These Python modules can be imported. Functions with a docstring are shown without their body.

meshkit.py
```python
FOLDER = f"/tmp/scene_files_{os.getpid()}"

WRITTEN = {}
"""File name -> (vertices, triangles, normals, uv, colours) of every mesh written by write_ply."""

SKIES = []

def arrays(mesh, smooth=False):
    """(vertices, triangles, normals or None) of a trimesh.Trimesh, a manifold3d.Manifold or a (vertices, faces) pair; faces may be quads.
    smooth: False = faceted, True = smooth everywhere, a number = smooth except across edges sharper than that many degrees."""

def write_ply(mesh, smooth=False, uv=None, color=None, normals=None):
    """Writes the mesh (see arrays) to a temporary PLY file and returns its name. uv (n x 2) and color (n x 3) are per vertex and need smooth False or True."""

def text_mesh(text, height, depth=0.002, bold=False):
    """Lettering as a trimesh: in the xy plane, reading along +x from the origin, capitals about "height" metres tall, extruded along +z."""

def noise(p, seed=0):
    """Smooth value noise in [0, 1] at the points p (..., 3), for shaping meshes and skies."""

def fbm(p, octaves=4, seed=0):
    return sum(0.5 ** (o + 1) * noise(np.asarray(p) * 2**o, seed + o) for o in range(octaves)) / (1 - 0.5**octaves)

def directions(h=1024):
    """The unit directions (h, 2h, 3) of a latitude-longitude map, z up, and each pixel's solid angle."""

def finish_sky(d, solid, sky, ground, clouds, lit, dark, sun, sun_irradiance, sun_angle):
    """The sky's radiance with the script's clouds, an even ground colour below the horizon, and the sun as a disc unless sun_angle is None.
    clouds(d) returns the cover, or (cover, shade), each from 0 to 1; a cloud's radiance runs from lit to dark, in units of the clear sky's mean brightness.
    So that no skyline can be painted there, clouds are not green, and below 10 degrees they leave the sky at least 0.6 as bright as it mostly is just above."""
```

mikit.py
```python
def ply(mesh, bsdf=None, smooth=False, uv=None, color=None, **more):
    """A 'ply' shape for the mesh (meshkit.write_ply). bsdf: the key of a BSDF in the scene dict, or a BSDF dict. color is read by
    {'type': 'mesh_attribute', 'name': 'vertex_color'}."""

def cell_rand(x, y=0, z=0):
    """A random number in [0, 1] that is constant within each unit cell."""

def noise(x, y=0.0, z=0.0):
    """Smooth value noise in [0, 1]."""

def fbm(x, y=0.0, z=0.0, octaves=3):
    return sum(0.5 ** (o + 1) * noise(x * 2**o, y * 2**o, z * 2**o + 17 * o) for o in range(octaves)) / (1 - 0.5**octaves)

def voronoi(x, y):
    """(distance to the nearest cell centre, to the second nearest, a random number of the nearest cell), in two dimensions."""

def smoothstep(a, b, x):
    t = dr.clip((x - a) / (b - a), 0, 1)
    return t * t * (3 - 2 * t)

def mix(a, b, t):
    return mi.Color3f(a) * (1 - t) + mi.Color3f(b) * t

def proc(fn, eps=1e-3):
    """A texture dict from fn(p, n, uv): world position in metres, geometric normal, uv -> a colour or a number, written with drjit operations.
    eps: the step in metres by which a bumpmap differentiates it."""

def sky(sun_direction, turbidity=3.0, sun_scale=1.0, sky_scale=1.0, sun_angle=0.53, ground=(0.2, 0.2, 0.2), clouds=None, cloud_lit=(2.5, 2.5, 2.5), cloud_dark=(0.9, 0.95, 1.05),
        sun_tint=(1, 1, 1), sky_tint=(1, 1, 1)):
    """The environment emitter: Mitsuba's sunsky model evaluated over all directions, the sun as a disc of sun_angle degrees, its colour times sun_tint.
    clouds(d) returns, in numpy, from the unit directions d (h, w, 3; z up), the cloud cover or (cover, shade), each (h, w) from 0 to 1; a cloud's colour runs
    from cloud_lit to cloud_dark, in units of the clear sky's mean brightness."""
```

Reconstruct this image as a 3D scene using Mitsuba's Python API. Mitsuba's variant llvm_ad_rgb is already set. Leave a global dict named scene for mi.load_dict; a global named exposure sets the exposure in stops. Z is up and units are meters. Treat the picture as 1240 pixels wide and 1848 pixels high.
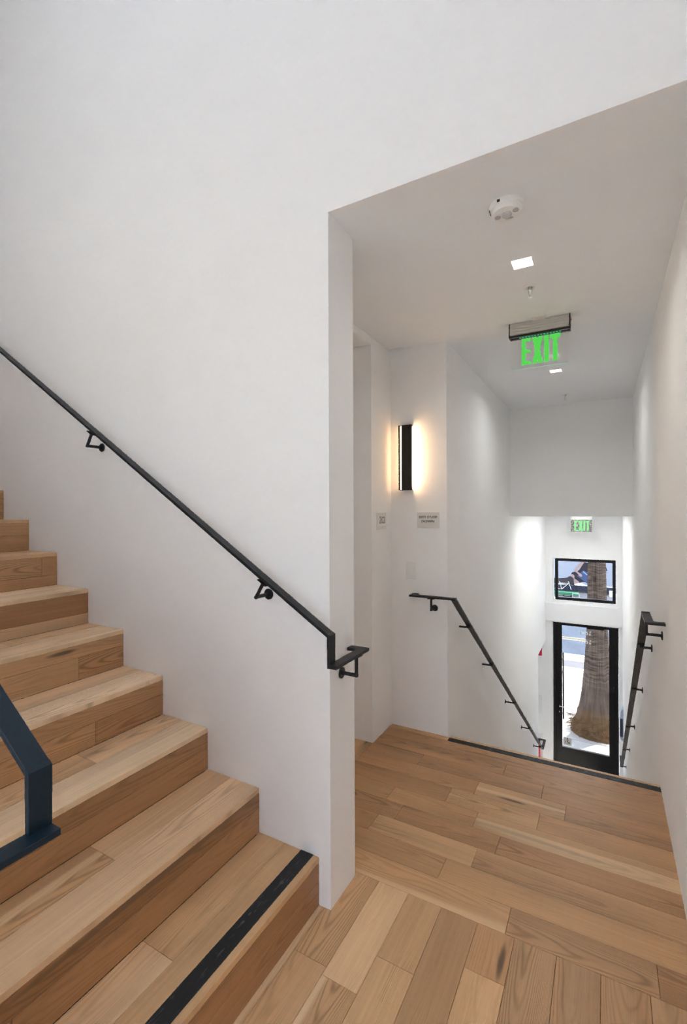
import math, random
import numpy as np, trimesh, drjit as dr, mitsuba as mi, mikit, meshkit
from shapely.geometry import Polygon, box as sbox
from shapely import affinity
from shapely.ops import unary_union
T = mi.ScalarTransform4f
scene, labels = {}, {}
rng = random.Random(7)

# ------------------------------------------------------------------ camera
W, H = 1240, 1848
F, CX, CY = 844.5, 620.0, 921.7
YAW, ROLL = -0.511, -0.004
CAM = np.array([0.887, -1.475, 1.469])
fw = np.array([math.sin(YAW), math.cos(YAW), 0.0])
rt = np.array([math.cos(YAW), -math.sin(YAW), 0.0])
up = np.array([0.0, 0, 1])
upr = up * math.cos(ROLL) - rt * math.sin(ROLL)
scene['camera'] = {'type': 'perspective', 'fov': 2 * math.degrees(math.atan(W / 2 / F)), 'fov_axis': 'x',
                   'near_clip': 0.02, 'far_clip': 300.0,
                   'principal_point_offset_x': -(CX - W / 2) / W, 'principal_point_offset_y': -(CY - H / 2) / H,
                   'to_world': T().look_at(origin=CAM.tolist(), target=(CAM + fw).tolist(), up=upr.tolist())}
# ------------------------------------------------------------------ sky, sun, exposure
SUN = (0.42, 0.78, 1.6)
def cloud_cover(d):
    p = d / np.maximum(d[..., 2:3] + 0.25, 0.05)
    f = meshkit.fbm(p * 1.6 + 3.1, 4, 5)
    c = np.clip((f - 0.42) / 0.22, 0, 1)
    return c * 0.75, np.clip((f - 0.55) * 2, 0, 1) * 0.5
scene['sky'] = dict(mikit.sky(SUN, turbidity=3.0, sun_scale=1.0, sun_tint=(0.885, 1.0, 1.14), sky_scale=2.5, ground=(0.3, 0.29, 0.28),
                    clouds=cloud_cover, cloud_lit=(2.6, 2.55, 2.5), cloud_dark=(1.5, 1.5, 1.5), sky_tint=(1.10, 1.0, 0.90)),
                    sampling_weight=4.0)
exposure = 3.1
K = 2.0 ** -exposure                                   # lamps are given in display units

# ------------------------------------------------------------------ materials
def mat(key, d, two=True):
    scene[key] = {'type': 'twosided', 'bsdf': d} if two else d
    return key
def rgb(*c): return {'type': 'rgb', 'value': list(c)}
def srgb(r, g, b):
    return [((c / 255 + 0.055) / 1.055) ** 2.4 if c > 10 else c / 255 / 12.92 for c in (r, g, b)]
def pr(key, c, rough=0.5, metal=0.0, spec=0.5, **k):
    return mat(key, {'type': 'principled', 'base_color': c if isinstance(c, dict) else rgb(*c), 'roughness': rough,
                     'metallic': metal, 'specular': spec, **k})

def paint_fn(p, n, uv):
    f = mikit.fbm(p.x * 1.7 + 3, p.y * 1.7, p.z * 0.9, 2) - 0.5
    g = mikit.noise(p.x * 60, p.y * 60, p.z * 60) - 0.5
    return mi.Color3f(0.858, 0.86, 0.857) * (1 + 0.025 * f + 0.012 * g)
mat('paint', {'type': 'diffuse', 'reflectance': mikit.proc(paint_fn)})
mat('paint_ceiling', {'type': 'diffuse', 'reflectance': rgb(0.82, 0.85, 0.872)})

def oak_fn(p, n, uv):
    u, tone = uv.x, dr.floor(uv.y / 10)
    v = uv.y - tone * 10
    t = tone / 10
    cell = dr.floor(u / 20)
    seed, seed2, seed3 = mikit.cell_rand(cell, 3.0), mikit.cell_rand(cell, 11.0), mikit.cell_rand(cell, 23.0)
    l = u - cell * 20 - 10                              # metres along the board
    o = seed * 50
    broad = mikit.fbm(l * 1.5 + o, v * 7, 2.0, 3) - 0.5
    warp = mikit.fbm(l * 3.0 + o, v * 16, 5.0, 3) - 0.5
    # flat-sawn figure: nested arches about an off-centre line
    c = 0.02 + 0.09 * seed2
    d = v - c + 0.030 * broad
    ph = d * d * (700 + 1300 * seed3) + l * (3.0 + 6.0 * seed) + 2.6 * warp + 1.5 * broad
    wave = 0.5 + 0.5 * dr.sin(ph * 6.2831853)
    ring = wave * wave * wave
    show = mikit.smoothstep(0.35, 0.65, mikit.fbm(l * 2.2 + 9 + o, v * 9, 8.0, 2)) * (0.25 + 0.75 * seed3)
    fibre = mikit.noise(l * 5 + o, (v + 0.004 * warp) * 320, 7.0) - 0.5
    fibre2 = mikit.noise(l * 2.0 + o, (v + 0.010 * warp) * 110, 9.0) - 0.5
    pores = mikit.smoothstep(0.70, 0.92, mikit.noise(l * 30 + o, v * 1300, 1.0))
    light = mi.Color3f(0.800, 0.590, 0.395)
    mid = mi.Color3f(0.590, 0.365, 0.190)
    dark = mi.Color3f(0.345, 0.180, 0.084)
    base = dr.select(t < 0.5, mikit.mix(dark, mid, t * 2), mikit.mix(mid, light, t * 2 - 1))
    k = 1.02 - 0.34 * show * ring + 0.09 * fibre + 0.10 * fibre2 + 0.50 * broad - 0.12 * pores
    red = mikit.mix(mi.Color3f(1, 1, 1), mi.Color3f(0.97, 0.90, 0.82), dr.clip(0.9 * show * ring + 0.6 * seed2 - 0.2, 0, 1))
    col = base * k * red
    has = dr.select(seed > 0.55, mi.Float(1), mi.Float(0.15))
    streak = mikit.smoothstep(0.72, 0.90, mikit.noise(l * 1.3 + 40 + o, (v + 0.05 * broad) * 24, 3.0)) * mikit.smoothstep(0.45, 0.7, mikit.noise(l * 2.0 + o, v * 3, 8.0)) * has
    col = mikit.mix(col, mi.Color3f(0.13, 0.085, 0.055), 0.6 * streak)
    sap = mikit.smoothstep(0.72, 0.82, mikit.noise(l * 0.4 + 11 + o, (v + 0.03 * broad) * 15, 21.0))
    col = mikit.mix(col, mi.Color3f(0.86, 0.66, 0.42), 0.45 * sap * mikit.smoothstep(0.15, 0.4, t))
    f1, f2, w = mikit.voronoi(l * 1.05 + 3 + o, v * 7)
    knot = (1 - mikit.smoothstep(0.03, 0.10, f1 + 0.06 * warp)) * dr.select(w > 0.80, mi.Float(1), mi.Float(0))
    col = mikit.mix(col, mi.Color3f(0.05, 0.03, 0.02), 0.75 * knot)
    return dr.clip(col, 0.01, 0.9)
mat('oak', {'type': 'principled', 'base_color': mikit.proc(oak_fn), 'roughness': 0.42, 'specular': 0.38})
pr('black_steel', (0.010, 0.0125, 0.0145), 0.42, 0.0, 0.32)
pr('blue_black_steel', (0.006, 0.017, 0.028), 0.42, 0.0, 0.28)
pr('black_frame', (0.0055, 0.005, 0.0055), 0.38, 0.0, 0.28)
def strip_fn(p, n, uv):
    g = mikit.noise(p.x * 90, p.y * 14, p.z * 30) * mikit.noise(p.x * 260, p.y * 60, 3.0)
    return mi.Color3f(0.010, 0.011, 0.013) + mi.Color3f(0.05, 0.055, 0.062) * mikit.smoothstep(0.35, 0.8, g)
mat('black_grip', {'type': 'principled', 'base_color': mikit.proc(strip_fn), 'roughness': 0.55, 'specular': 0.4})
pr('joint_dark', (0.05, 0.035, 0.025), 0.8)
pr('white_plastic', (0.78, 0.78, 0.77), 0.4)
pr('sign_grey', (0.66, 0.65, 0.63), 0.45)
pr('lens_grey', (0.50, 0.50, 0.50), 0.25)
pr('ink', (0.035, 0.03, 0.03), 0.5)
pr('grey_plastic', (0.42, 0.41, 0.40), 0.35)
pr('dark_hole', (0.02, 0.02, 0.02), 0.7)
pr('aluminium', (0.60, 0.58, 0.55), 0.38, 0.75)
pr('chrome', (0.72, 0.70, 0.68), 0.18, 1.0)
pr('bronze_dark', (0.020, 0.016, 0.012), 0.32, 0.3)
pr('red_paint', (0.55, 0.02, 0.05), 0.4)
pr('blue_grey', (0.34, 0.40, 0.52), 0.35)
pr('navy', (0.02, 0.025, 0.06), 0.3)
mat('door_glass', {'type': 'thindielectric', 'int_ior': 1.5}, False)
mat('acrylic', {'type': 'thindielectric', 'int_ior': 1.49, 'specular_transmittance': rgb(0.9, 0.9, 0.9)}, False)
pr('acrylic_edge', (0.45, 0.85, 0.70), 0.3)
pr('white_print', (0.85, 0.86, 0.88), 0.5)

# ------------------------------------------------------------------ mesh helpers
def cat(ms): return trimesh.util.concatenate(ms)
def cbox(lo, hi, c=0.0):
    """axis aligned box, edges chamfered by c"""
    lo, hi = np.minimum(lo, hi).astype(float), np.maximum(lo, hi).astype(float)
    if c <= 0:
        m = trimesh.creation.box(extents=hi - lo); m.apply_translation((lo + hi) / 2); return m
    c = min(c, 0.45 * (hi - lo).min())
    P = []
    for s in np.ndindex(2, 2, 2):
        s = np.array(s)
        q = np.where(s == 1, hi, lo); d = np.where(s == 1, -c, c)
        for k in range(3):
            v = q + d; v[k] = q[k]; P.append(v)
    return trimesh.convex.convex_hull(np.array(P))
def obox(a, b, wdir, w, tdir, t, c=0.001):
    """bar from a to b, width w along wdir (centred), thickness t along tdir (centred)"""
    a, b = np.array(a, float), np.array(b, float)
    L = np.linalg.norm(b - a); x = (b - a) / L
    wdir, tdir = np.array(wdir, float), np.array(tdir, float)
    wdir /= np.linalg.norm(wdir); tdir /= np.linalg.norm(tdir)
    m = cbox((0, -w / 2, -t / 2), (L, w / 2, t / 2), c)
    M = np.eye(4); M[:3, 0], M[:3, 1], M[:3, 2], M[:3, 3] = x, wdir, tdir, a
    m.apply_transform(M)
    if np.linalg.det(M[:3, :3]) < 0: m.invert()
    return m
def cyl(a, b, r, n=20, r2=None):
    a, b = np.array(a, float), np.array(b, float)
    L = np.linalg.norm(b - a)
    c = min(0.0015, r * 0.3)
    r2 = r if r2 is None else r2
    m = trimesh.creation.revolve([(0, 0), (r - c, 0), (r, c), (r2, L - c), (r2 - c, L), (0, L)], sections=n)
    m.apply_transform(trimesh.geometry.align_vectors([0, 0, 1], (b - a) / L)); m.apply_translation(a)
    return m
def extr(poly, depth, O, X, Y):
    """shapely polygon in plane (X, Y) at O extruded along X x Y by depth"""
    X, Y = np.array(X, float), np.array(Y, float); Z = np.cross(X, Y)
    gs = getattr(poly, 'geoms', [poly])
    m = cat([trimesh.creation.extrude_polygon(g, depth, engine='earcut') for g in gs])
    M = np.eye(4); M[:3, 0], M[:3, 1], M[:3, 2], M[:3, 3] = X, Y, Z, O
    m.apply_transform(M); return m
def text_at(s, h, O, X, Y, depth=0.0015, bold=False, width=None):
    m = meshkit.text_mesh(s, h, depth, bold)
    if width:
        k = width / (m.bounds[1][0] - m.bounds[0][0]); m.apply_scale([k, 1, 1])
    m.apply_translation([-m.bounds[0][0], 0, 0])
    X, Y = np.array(X, float), np.array(Y, float)
    M = np.eye(4); M[:3, 0], M[:3, 1], M[:3, 2], M[:3, 3] = X, Y, np.cross(X, Y), O
    m.apply_transform(M); return m

count = {}
def numbered(k):
    n = count.get(k, 0); count[k] = n + 1
    return k if n == 0 else f'{k}_{n:03d}'
def tag(key, label=None, cat_=None, group=None, kind=None):
    d = labels.setdefault(key, {})
    for a, b in (('label', label), ('category', cat_), ('group', group), ('kind', kind)):
        if b: d[a] = b
    return key
def part(parent, name, mesh, m, smooth=False, label=None, uv=None, **more):
    key = numbered(f'{parent}__{name}')
    m = more.pop('bsdf', m)
    scene[key] = mikit.ply(mesh, m, smooth, uv=uv, **more)
    if label: labels[key] = {'label': label}
    return key
def thing(name, label, cat_, group=None): return tag(numbered(name), label, cat_, group)
def one(name, mesh, m, label, cat_, smooth=False, group=None, **more):
    k = thing(name, label, cat_, group); scene[k] = mikit.ply(mesh, m, smooth, **more); return k
def struct(name, mesh, m, label=None, smooth=False):
    k = numbered(name); scene[k] = mikit.ply(mesh, m, smooth)
    tag(k, label, name.split('_')[0], None, 'structure'); return k

plank_no = [0]
def plank_mesh(O, A, B, N, L, w, t, tone, gap=0.0005, c=0.0009, off=None):
    """board: length L along A, width w along B, top face towards N at O; returns mesh, uv"""
    O, A, B, N = (np.array(q, float) for q in (O, A, B, N))
    plank_no[0] += 1
    u0 = (20.0 * (plank_no[0] % 60) + 10 + rng.uniform(-1.5, 1.5)) if off is None else off
    V, UV = [], []
    def ring(i, d):
        for a, b in ((i, i), (L - i, i), (L - i, w - i), (i, w - i)):
            V.append(O + A * a + B * b - N * d); UV.append((u0 + a, b + 10 * tone + 0.004))
    ring(gap + c, 0); ring(gap, c); ring(gap, t)
    Fc = [(0, 1, 2), (0, 2, 3)]
    for r in (0, 4):
        for i in range(4):
            j = (i + 1) % 4
            Fc += [(r + i, r + 4 + i, r + 4 + j), (r + i, r + 4 + j, r + j)]
    V, Fc = np.array(V), np.array(Fc)
    if np.dot(np.cross(A, B), N) < 0: Fc = Fc[:, ::-1]
    return (V, Fc), np.array(UV)
def plank(parent, O, A, B, N, L, w, t, tone, name='plank', **k):
    m, uv = plank_mesh(O, A, B, N, L, w, t, tone, **k)
    return part(parent, name, m, 'oak', uv=uv)

# ------------------------------------------------------------------ key dimensions
RISE, GO, X1, FW_ = 0.178, 0.283, -0.050, 1.119        # flight up: goes towards -x along the wall y = 0
HC = 2.567                                             # landing ceiling
TW = 0.19                                              # thickness of the big wall
YE = 1.52                                              # edge of the landing above the flight down
XA, YA = -0.405, 1.50                                  # alcove
ZL = -3.086                                            # foyer floor
XR = 1.134
N_UP = 16
X_, Y_, Z_ = np.eye(3)

# ------------------------------------------------------------------ setting: walls
def xz(poly, y0, depth): return extr(poly, depth, (0, y0 + depth, 0), (1, 0, 0), (0, 0, 1))     # X x Z = -Y, from y0+depth to y0
big = Polygon([(-4.7, -0.2), (0, -0.2), (0, HC), (XR + 0.15, HC), (XR + 0.15, 5.7), (-4.7, 5.7)])
struct('wall_front', xz(big, 0.0, TW), 'paint', 'tall white painted wall beside the flight going up, open at the right towards the landing')
# right wall: follows the landing, bends slightly, runs down to the foyer
rw = Polygon([(XR, -2.9), (XR, 1.45), (1.125, 4.0), (1.115, 7.62), (1.40, 7.62), (1.40, -2.9)])
def footprint(poly, z0, z1): return extr(poly, z1 - z0, (0, 0, z0), (1, 0, 0), (0, 1, 0))
rwm = cat([footprint(rw.intersection(sbox(-5, 0.0, 5, 9)), -3.3, 2.9), footprint(rw.intersection(sbox(-5, -3, 5, 0.0)), -0.2, 5.7)])
struct('wall_right', rwm, 'paint', 'long white wall on the right carrying the handrail of the flight down')
# left wall of the flight down with the doorway at its foot
lx = lambda y: float(np.interp(y, [1.5, 4.0, 6.4, 7.42], [-0.012, -0.050, -0.045, -0.036]))
def yz(poly, x0, depth): return extr(poly, depth, (x0, 0, 0), (0, 1, 0), (0, 0, 1))             # Y x Z = +X
lwm = []
for ya, yb, za in ((1.50, 4.0, -3.3), (4.0, 6.40, -3.3), (6.40, 7.62, -0.80)):
    m = yz(sbox(ya, za, yb, 2.9), -0.30, 0.30)
    vv = m.vertices.copy(); fr = vv[:, 0] > -0.01
    vv[fr, 0] = [lx(q) for q in vv[fr, 1]]; m.vertices = vv; lwm.append(m)
lwm = cat(lwm)
struct('wall_left', lwm, 'paint', 'white wall on the left of the flight going down')
# alcove: back wall, wall with the doorway of room 201
struct('wall_alcove', cbox((-1.4, YA, -0.2), (-0.30, YA + 0.15, 2.9)), 'paint', 'white alcove wall carrying the lit sconce')
dw = Polygon([(TW, -0.2), (YA, -0.2), (YA, 2.9), (TW, 2.9)]).difference(sbox(0.29, -0.3, 1.192, 2.522))
struct('wall_doorway', yz(dw, XA - 0.22, 0.22), 'paint', 'short white wall with the doorway opening of room 201')
struct('wall_bulkhead', cbox((-0.30, 4.0, 1.40), (1.40, 4.16, 2.9)), 'paint', 'grey-white bulkhead hanging over the flight down')
# ceilings
struct('ceiling_landing', cat([cbox((-1.4, 0.02, HC), (XR + 0.1, 1.47, HC + 0.2)),
        trimesh.convex.convex_hull(np.array([(x, y, z) for x in (-0.3, 1.25) for y, z in ((1.47, HC), (1.47, HC + 0.2), (4.1, HC + 0.025), (4.1, HC + 0.225))]))]),
       'paint_ceiling', 'white ceiling over the landing')
struct('ceiling_foyer', cbox((-0.3, 4.1, 1.403), (1.40, 7.7, 1.6)), 'paint_ceiling', 'white ceiling over the entrance foyer')
# end wall with door and transom openings
ew = sbox(-1.2, ZL - 0.2, 1.40, 1.60).difference(sbox(0.074, ZL - 0.3, 1.066, -0.478)).difference(sbox(0.076, -0.145, 1.030, 0.632))
struct('wall_end', xz(ew, 7.42, 0.18), 'paint', 'bright white end wall around the entry door and the window above it')
struct('trim_1', cbox((-0.046, 7.34, -0.450), (1.118, 7.43, -0.138), 0.004), 'paint', 'deep white band between the entry door and the window above it')
# side space at the foot of the flight down
struct('wall_niche', cat([cbox((-1.3, 6.2, -3.3), (-1.15, 7.7, -0.6)), cbox((-1.3, 6.25, -3.3), (-0.25, 6.40, -0.6)), cbox((-1.3, 6.2, -0.80), (-0.28, 7.7, -0.6))]), 'paint')
# tall hall behind and above the camera
struct('wall_side', cbox((-4.85, -2.9, -0.2), (-4.7, 0.1, 5.7)), 'paint')
rear = sbox(-4.8, -0.2, 1.3, 5.7).difference(sbox(-0.25, 0.0, 1.05, 2.40))
struct('wall_rear', xz(rear, -2.90, 0.15), 'paint', 'wall behind the landing')
# glazed door added behind the camera to let light in low
gd = [cbox((x - 0.03, -2.86, 0.0), (x + 0.03, -2.80, 2.40), 0.003) for x in (-0.22, 0.40, 1.02)] + [cbox((-0.25, -2.855, z), (1.05, -2.805, z + 0.06), 0.003) for z in (0.0, 2.34)]
struct('door_added_3', cat(gd), 'black_frame', 'added unseen glazed door behind the landing, letting in low light')
for x0, x1 in ((-0.2, 0.38), (0.42, 1.0)):
    part('door_added_3', 'pane', (np.array([(x0, -2.83, 0.05), (x1, -2.83, 0.05), (x1, -2.83, 2.35), (x0, -2.83, 2.35)]), np.array([(0, 1, 2), (0, 2, 3)])), 'door_glass')
struct('terrace', cbox((-5, -7.0, -0.25), (4, -2.9, -0.02)), 'sign_grey', 'pale terrace floor behind the landing')
SKX, SKY_ = (-1.3, 1.0), (-1.75, -0.12)
struct('ceiling_hall', footprint(sbox(-4.85, -2.9, 1.4, 0.15).difference(sbox(SKX[0], SKY_[0], SKX[1], SKY_[1])), 5.5, 5.7), 'paint_ceiling')
guard = Polygon([(0.0, -0.1), (0.0, 1.08), (-0.15, 1.08), (-4.7, 1.08 + 4.55 * RISE / GO), (-4.7, -0.1)])
struct('wall_guard', xz(guard, -FW_ - 0.132, 0.13), 'paint', 'low white guard wall on the open side of the flight up')
# glazed skylight added out of view over the hall to bring in daylight
sk = [cbox((x - 0.03, SKY_[0] - 0.04, 5.66), (x + 0.03, SKY_[1] + 0.04, 5.76), 0.003) for x in np.linspace(SKX[0], SKX[1], 4)]
sk += [cbox((SKX[0] - 0.04, y - 0.03, 5.661), (SKX[1] + 0.04, y + 0.03, 5.761), 0.003) for y in SKY_]
struct('window_added_2', cat(sk), 'white_plastic', 'added unseen skylight bringing daylight into the upper stair hall')
for x in np.linspace(SKX[0], SKX[1], 4)[:-1]:
    x2 = x + (SKX[1] - SKX[0]) / 3
    part('window_added_2', 'pane', (np.array([(x, SKY_[0], 5.72), (x2, SKY_[0], 5.72), (x2, SKY_[1], 5.72), (x, SKY_[1], 5.72)]), np.array([(0, 1, 2), (0, 2, 3)])), 'door_glass')

# ------------------------------------------------------------------ floor of the landing, board by board
struct('floor', cat([cbox((-4.8, -2.9, -0.22), (1.3, YE - 0.02, -0.014)), cbox((-1.4, 0.1, -0.2), (-0.3, 1.6, -0.014))]), 'joint_dark', 'landing floor of oak boards')
rows = [(0.210, 0.335, [0.577, 1.025], [5, 4, 2]), (0.335, 0.460, [0.295], [4, 5]), (0.460, 0.583, [-0.077, 0.397], [2, 6, 4]),
        (0.583, 0.706, [0.003, 0.468], [4, 3, 3]), (0.706, 0.831, [-0.094, 0.341], [4, 4, 5]), (0.831, 0.962, [0.173, 0.604], [2, 6, 4]),
        (0.962, 1.091, [0.285, 0.711], [2, 5, 3]), (1.091, 1.216, [-0.071, 0.594], [3, 2, 1]), (1.216, 1.341, [0.383], [2, 2]), (1.341, 1.450, [], [3])]
for y0, y1, js, tones in rows:
    xs = [XA] + js + [XR + 0.01]
    for a, b, t in zip(xs[:-1], xs[1:], tones):
        plank('floor', (a, y0, 0), X_, Y_, Z_, b - a, y1 - y0, 0.015, max(t - 2, 1))
plank('floor', (XA, 1.450, 0), X_, Y_, Z_, -XA - 0.0, 0.05, 0.015, 4)
plank('floor', (0.0, 1.496, 0), X_, Y_, Z_, XR + 0.005, YE - 1.496, 0.02, 4, name='nosing_board')
part('floor', 'grip_strip', cbox((0.0, 1.451, -0.012), (XR + 0.005, 1.4955, 0.0012), 0.0008), 'black_grip', label='black anti-slip strip along the top edge of the flight down')
cols = [(-0.028, 0.097, [-0.190, -1.30], [5, 5, 4]), (0.097, 0.222, [-0.218, -1.5], [7, 5, 5]), (0.222, 0.352, [-0.077, -0.95], [5, 6, 4]),
        (0.352, 0.484, [-0.62, -1.9], [4, 5, 5]), (0.484, 0.609, [0.025, -0.80], [4, 7, 5]), (0.609, 0.740, [-0.7, -1.7], [5, 4, 6]),
        (0.740, 0.868, [-0.45, -1.4], [4, 5, 4]), (0.868, 0.999, [-0.9], [4, 5]), (0.999, XR + 0.01, [-0.55, -1.6], [5, 4, 5])]
for x0, x1, js, tones in cols:
    ys = [0.210] + js + [-2.75]
    for b, a, t in zip(ys[:-1], ys[1:], tones):
        plank('floor', (x0, b, 0), -Y_, X_, Z_, b - a, x1 - x0, 0.015, t - 1 - (x0 > 0.3))
plank('floor', (X1 - 0.01, 0.0, 0), -Y_, X_, Z_, 2.75, -0.028 - X1 + 0.01, 0.015, 4)
for k, x0 in enumerate((XA - 0.125, XA - 0.25, XA - 0.375, XA - 0.5, XA - 0.625)):
    plank('floor', (x0, 1.5, 0), -Y_, X_, Z_, 1.32, 0.125, 0.015, [5, 4, 6, 5, 4][k])
for k in range(8):                                      # boards beyond the guard wall
    plank('floor', (-0.065 - 0.6 * k - 0.6, -1.25, 0), -Y_, X_, Z_, 1.5, 0.6, 0.015, 4 + k % 3)

# ------------------------------------------------------------------ flight going up
st = thing('staircase', 'oak flight going up along the tall white wall, black grip strip on its first step', 'staircase')
tread_joint = {1: (-0.545, [5, 7, 5]), 2: (-0.531, [6, 5, 8]), 3: (-0.407, [7, 6, 10]), 4: (-0.75, [7, 7, 10]), 5: (-0.417, [6, 8, 8]), 6: (-0.62, [9, 8, 9])}  # palest front boards carry reflected sheen as a lighter oak tone
riser_joint = {2: None, 3: None, 4: (0.092, None, -0.327), 5: (0.101, None, -0.224), 7: (0.057, -0.080, None)}
rsplit = {1: 0.092, 2: 0.100, 3: 0.091, 4: 0.094, 5: 0.102, 6: 0.054, 7: 0.057, 8: 0.09, 9: 0.10}
riser_shade = {1: (0, 0), 2: (1, 0), 3: (1, 1), 4: (1, 2), 5: (2, 3), 6: (3, 0), 7: (3, 2), 8: (2, 3), 9: (3, 3)}  # same oak as the treads; shade on the risers put in as darker tones
for i in range(1, N_UP + 1):
    xn, z, zb = X1 - (i - 1) * GO, i * RISE, (i - 1) * RISE
    # riser
    rk = part(st, 'riser', cbox((xn - 0.035, -FW_, zb - 0.02), (xn - 0.0155, -0.001, z - 0.021)), 'joint_dark')
    s = zb + rsplit.get(i, 0.09)
    t0, t1 = riser_shade.get(i, (2, 3))
    top = z - 0.0195
    def rboard(z0, z1, js, tn):
        ys = [-0.0005] + [j for j in js] + [-FW_]
        for n, (b, a) in enumerate(zip(ys[:-1], ys[1:])):
            plank(rk, (xn, b, z0), -Y_, Z_, X_, b - a, z1 - z0, 0.015, tn[n % len(tn)])
    jl = {4: [-0.327], 5: [-0.224], 2: [-0.9], 8: [-0.4]}.get(i, [])
    ju = {7: [-0.080], 3: [-0.95], 9: [-0.5]}.get(i, [])
    rboard(s, top, ju, (t1, t0)); rboard(zb, s, jl, (t0, t1 + 1))
    # tread: front board with the nosing edge, back board in one or two lengths
    tk = part(st, 'tread', cbox((xn - GO - 0.03, -FW_, z - 0.03), (xn - 0.003, -0.001, z - 0.0155)), 'joint_dark')
    j, tn = tread_joint.get(i, (rng.uniform(-0.9, -0.25), [rng.choice([4, 5, 6]) for _ in range(3)]))
    fb = 0.152
    m, uv = plank_mesh((xn, -0.0005, z), -Y_, -X_, Z_, FW_, fb, 0.0195, tn[2])
    part(tk, 'plank', m, 'oak', uv=uv)
    bb = xn - fb
    for (b, a, t) in ((-0.0005, j, tn[0]), (j, -FW_, tn[1])):
        plank(tk, (bb, b, z), -Y_, -X_, Z_, b - a, GO - fb, 0.015, t)
part(st, 'grip_strip', cbox((-0.131, -FW_, RISE - 0.002), (-0.074, -0.001, RISE + 0.0012), 0.0008), 'black_grip', label='black anti-slip strip near the edge of the first step')

# ------------------------------------------------------------------ flight going down
R2, G2, N2 = 0.18153, 0.28, 17
sd = thing('staircase', 'oak flight going down to the street door', 'staircase')
for i in range(1, N2 + 1):
    y, z = YE + (i - 1) * G2, -(i - 1) * R2
    part(sd, 'riser', cbox((lx(y) + 0.001, y - 0.02, z - R2), (1.109, y, z - 0.021)), 'joint_dark')
    if i > 1:
        m, uv = plank_mesh((lx(y - G2) + 0.001, y - G2, z), X_, Y_, Z_, 1.109 - lx(y - G2), G2, 0.02, 4 + i % 3); part(sd, 'tread', m, 'oak', uv=uv)
struct('floor_foyer', cbox((-1.3, 5.9, ZL - 0.2), (1.4, 7.75, ZL)), 'sign_grey', 'pale foyer floor at the foot of the flight down')

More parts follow.
